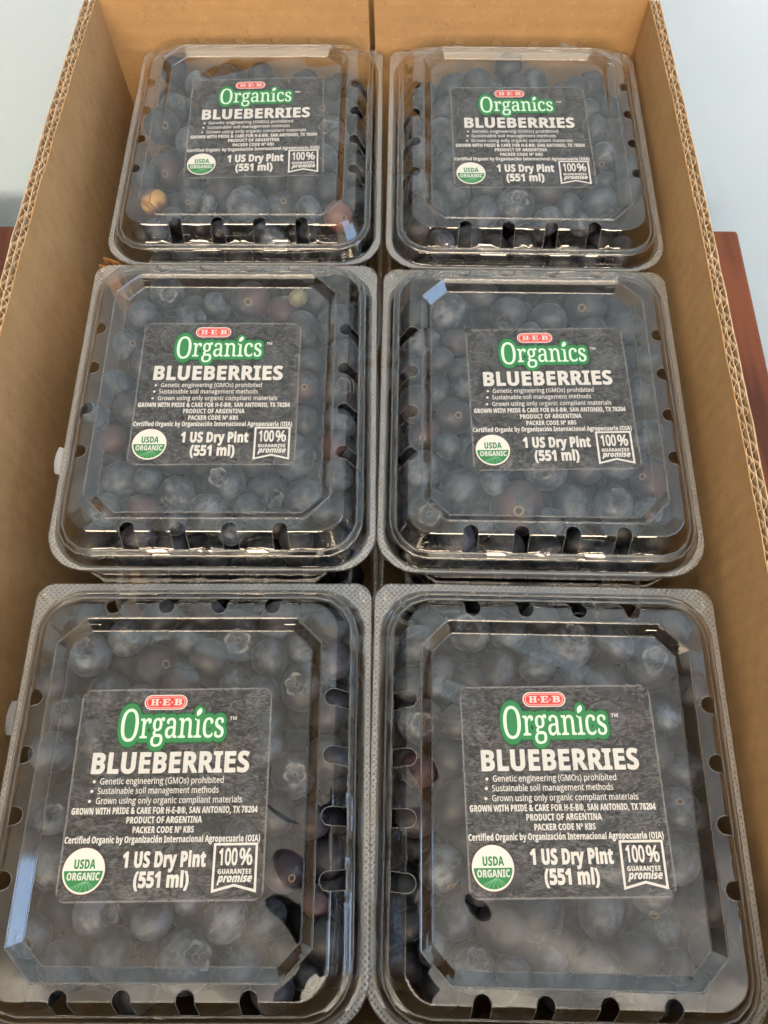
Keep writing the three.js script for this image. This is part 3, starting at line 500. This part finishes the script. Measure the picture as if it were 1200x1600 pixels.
for (const [key, str] of Object.entries(SEEN)) {
  const heap = key.startsWith('back'), list = str.split(',').map((e) => {
    const [x, z, r, f] = e.trim().split(' '), R0 = r / 10, slope = heap ? 5 * smooth(-10, -55, +z) : 0;
    return { x: +x, z: +z, r: R0, f, t: [+x, +z], top: -5.2 - R0 - slope - rr(0, 3.2), y: -6 - R0 - slope };
  });
  const fill = heap ? 205 : 255;
  for (let k = 0; k < fill; k++) list.push({ x: rr(-50, 50), z: rr(-58, 58), y: -63 + 53 * (k / fill), r: rr(6, 7.6), f: 'n' });
  settle(list);
  for (const b of list) {
    const P = new THREE.Vector3(b.x * MM, (H + b.y) * MM, b.z * MM).applyMatrix4(M[key].matrixWorld), view = camera.position.clone().sub(P).normalize();
    const side = new THREE.Vector3(rr(-1, 1), rr(-1, 1), rr(-1, 1)).normalize();
    let axis = side.clone().addScaledVector(view, -side.dot(view)).addScaledVector(view, rr(-0.45, 0.35)).normalize();      // crown and stem both turned away
    if (b.f.includes('c')) axis = view.clone().addScaledVector(side, 0.62).normalize();
    if (b.f.includes('s')) axis = view.clone().negate().addScaledVector(side, 0.5).normalize();
    Q.setFromUnitVectors(up, axis);
    const q = Q.clone().multiply(new THREE.Quaternion().setFromAxisAngle(up, rr(0, 6.28)));
    if (b.t) made.push({ key, b, P, q }); else { deep.push({ P, q, r: b.r }); if (b.y > -42) deep.push({ P: P.clone().add(new THREE.Vector3(0, -0.0715, 0)), q, r: b.r }); }
  }
}
const TONE = { p: 'pale', d: 'blackish', R: 'reddish', Y: 'yellowish', O: 'orange', g: 'greenish', n: 'dusky blue' };
const counts = {}, NTH = ['', 'second ', 'third ', 'fourth ', 'fifth ', 'sixth ', 'seventh ', 'eighth '];
for (const m of made) {
  const tone = ['Y', 'O', 'g', 'R', 'p', 'd'].find((k) => m.b.f.includes(k)) ?? 'n', feat = m.b.f.includes('c') ? 'with crown up ' : m.b.f.includes('s') ? 'with stem scar ' : '';
  const [x, z] = m.b.t, where = z < -31 ? 'behind label' : z > 31 ? 'in front of label' : x < -29 ? 'left of label' : x > 29 ? 'right of label' : z < -16 ? 'under label rear' : z < 6 ? 'under label middle' : 'under label front';
  m.tone = tone; m.head = `${TONE[tone]} blueberry ${feat}${where}`; m.side = /left of|right of/.test(where) ? 1 : 0; m.label = `${m.head}, in ${PLACE[m.key]}`;
  (counts[m.label] ??= []).push(m);
}
for (const l of Object.values(counts)) if (l.length > 1) {     // alike ones are told apart by their order from the left or from the rear
  l.sort((a, b) => a.b.t[a.side] - b.b.t[b.side]);
  l.forEach((m, i) => { const back = l.length - 1 - i, far = m.side ? ['rear', 'front'] : ['left', 'right']; m.label = `${m.head}, ${i <= back ? (NTH[i] || 'next ') + 'from ' + far[0] : (NTH[back] || 'next ') + 'from ' + far[1]}, in ${PLACE[m.key]}`; if (i === 0) m.label = m.label.replace(', from ', ', nearest the '); if (back === 0) m.label = m.label.replace(', from ', ', nearest the '); m.group = `blueberries in the ${PLACE[m.key]}`; });
}
for (const m of made) if (m.label.split(/\s+/).length > 16) m.label = m.label.replace('under label', 'below label').replace(' clamshell', ' pack').replace('with stem scar', 'scarred').replace('with crown up', 'crowned');
let bi = 0;
for (const m of made) {
  const t = thing('blueberry', m.label, 'blueberry', m.group), ms = SK[m.tone], r = m.b.r * MM;
  t.position.copy(m.P); t.quaternion.copy(m.q); t.scale.setScalar(r);
  mesh('skin', berryG[bi % 4], ms[bi % ms.length], t);
  if (!m.b.f.includes('s')) mesh('calyx', calyxG[bi % 2], m.b.f.includes('p') ? calyxPale : calyxMat, t);
  if (!m.b.f.includes('c')) { mesh('stem_scar', scarG, scarMat, t); mesh('stem_pit', pitG, pitMat, t); }
  bi++;
}
{
  const im = new THREE.InstancedMesh(berryGeometry(0.7, 24, 16), SK.n[0], deep.length), mx = new THREE.Matrix4();
  deep.forEach((d, i) => { im.setMatrixAt(i, mx.compose(d.P, d.q, new THREE.Vector3(d.r, d.r, d.r).multiplyScalar(MM))); const k = rr(0.2, 0.5); im.setColorAt(i, lin(k * rr(0.95, 1.4), k, k * rr(0.95, 1.1))); });  // lower berries tinted darker, the shade of the gaps put into their colour
  im.name = 'shaded_deep_blueberries'; im.userData.kind = 'stuff'; im.userData.label = 'dark blueberries filling the clamshells below the top layer'; im.userData.category = 'blueberries'; im.castShadow = im.receiveShadow = true; scene.add(im);
}

// ------------------------------------------------------------------ the phone that takes the picture, mirrored dark in the front lids
{
  const t = thing('smartphone', 'dark smartphone held above the front clamshells', 'phone');
  t.position.copy(camera.position); t.rotation.order = 'YXZ'; t.rotation.copy(camera.rotation);
  const body = new RoundedBoxGeometry(0.071, 0.152, 0.008, 4, 0.0035); body.translate(-0.0145, -0.056, 0.0075);
  mesh('body', body, std({ color: lin(0.02, 0.02, 0.022), roughness: 0.45 }), t);
}
renderer.render(scene, camera);
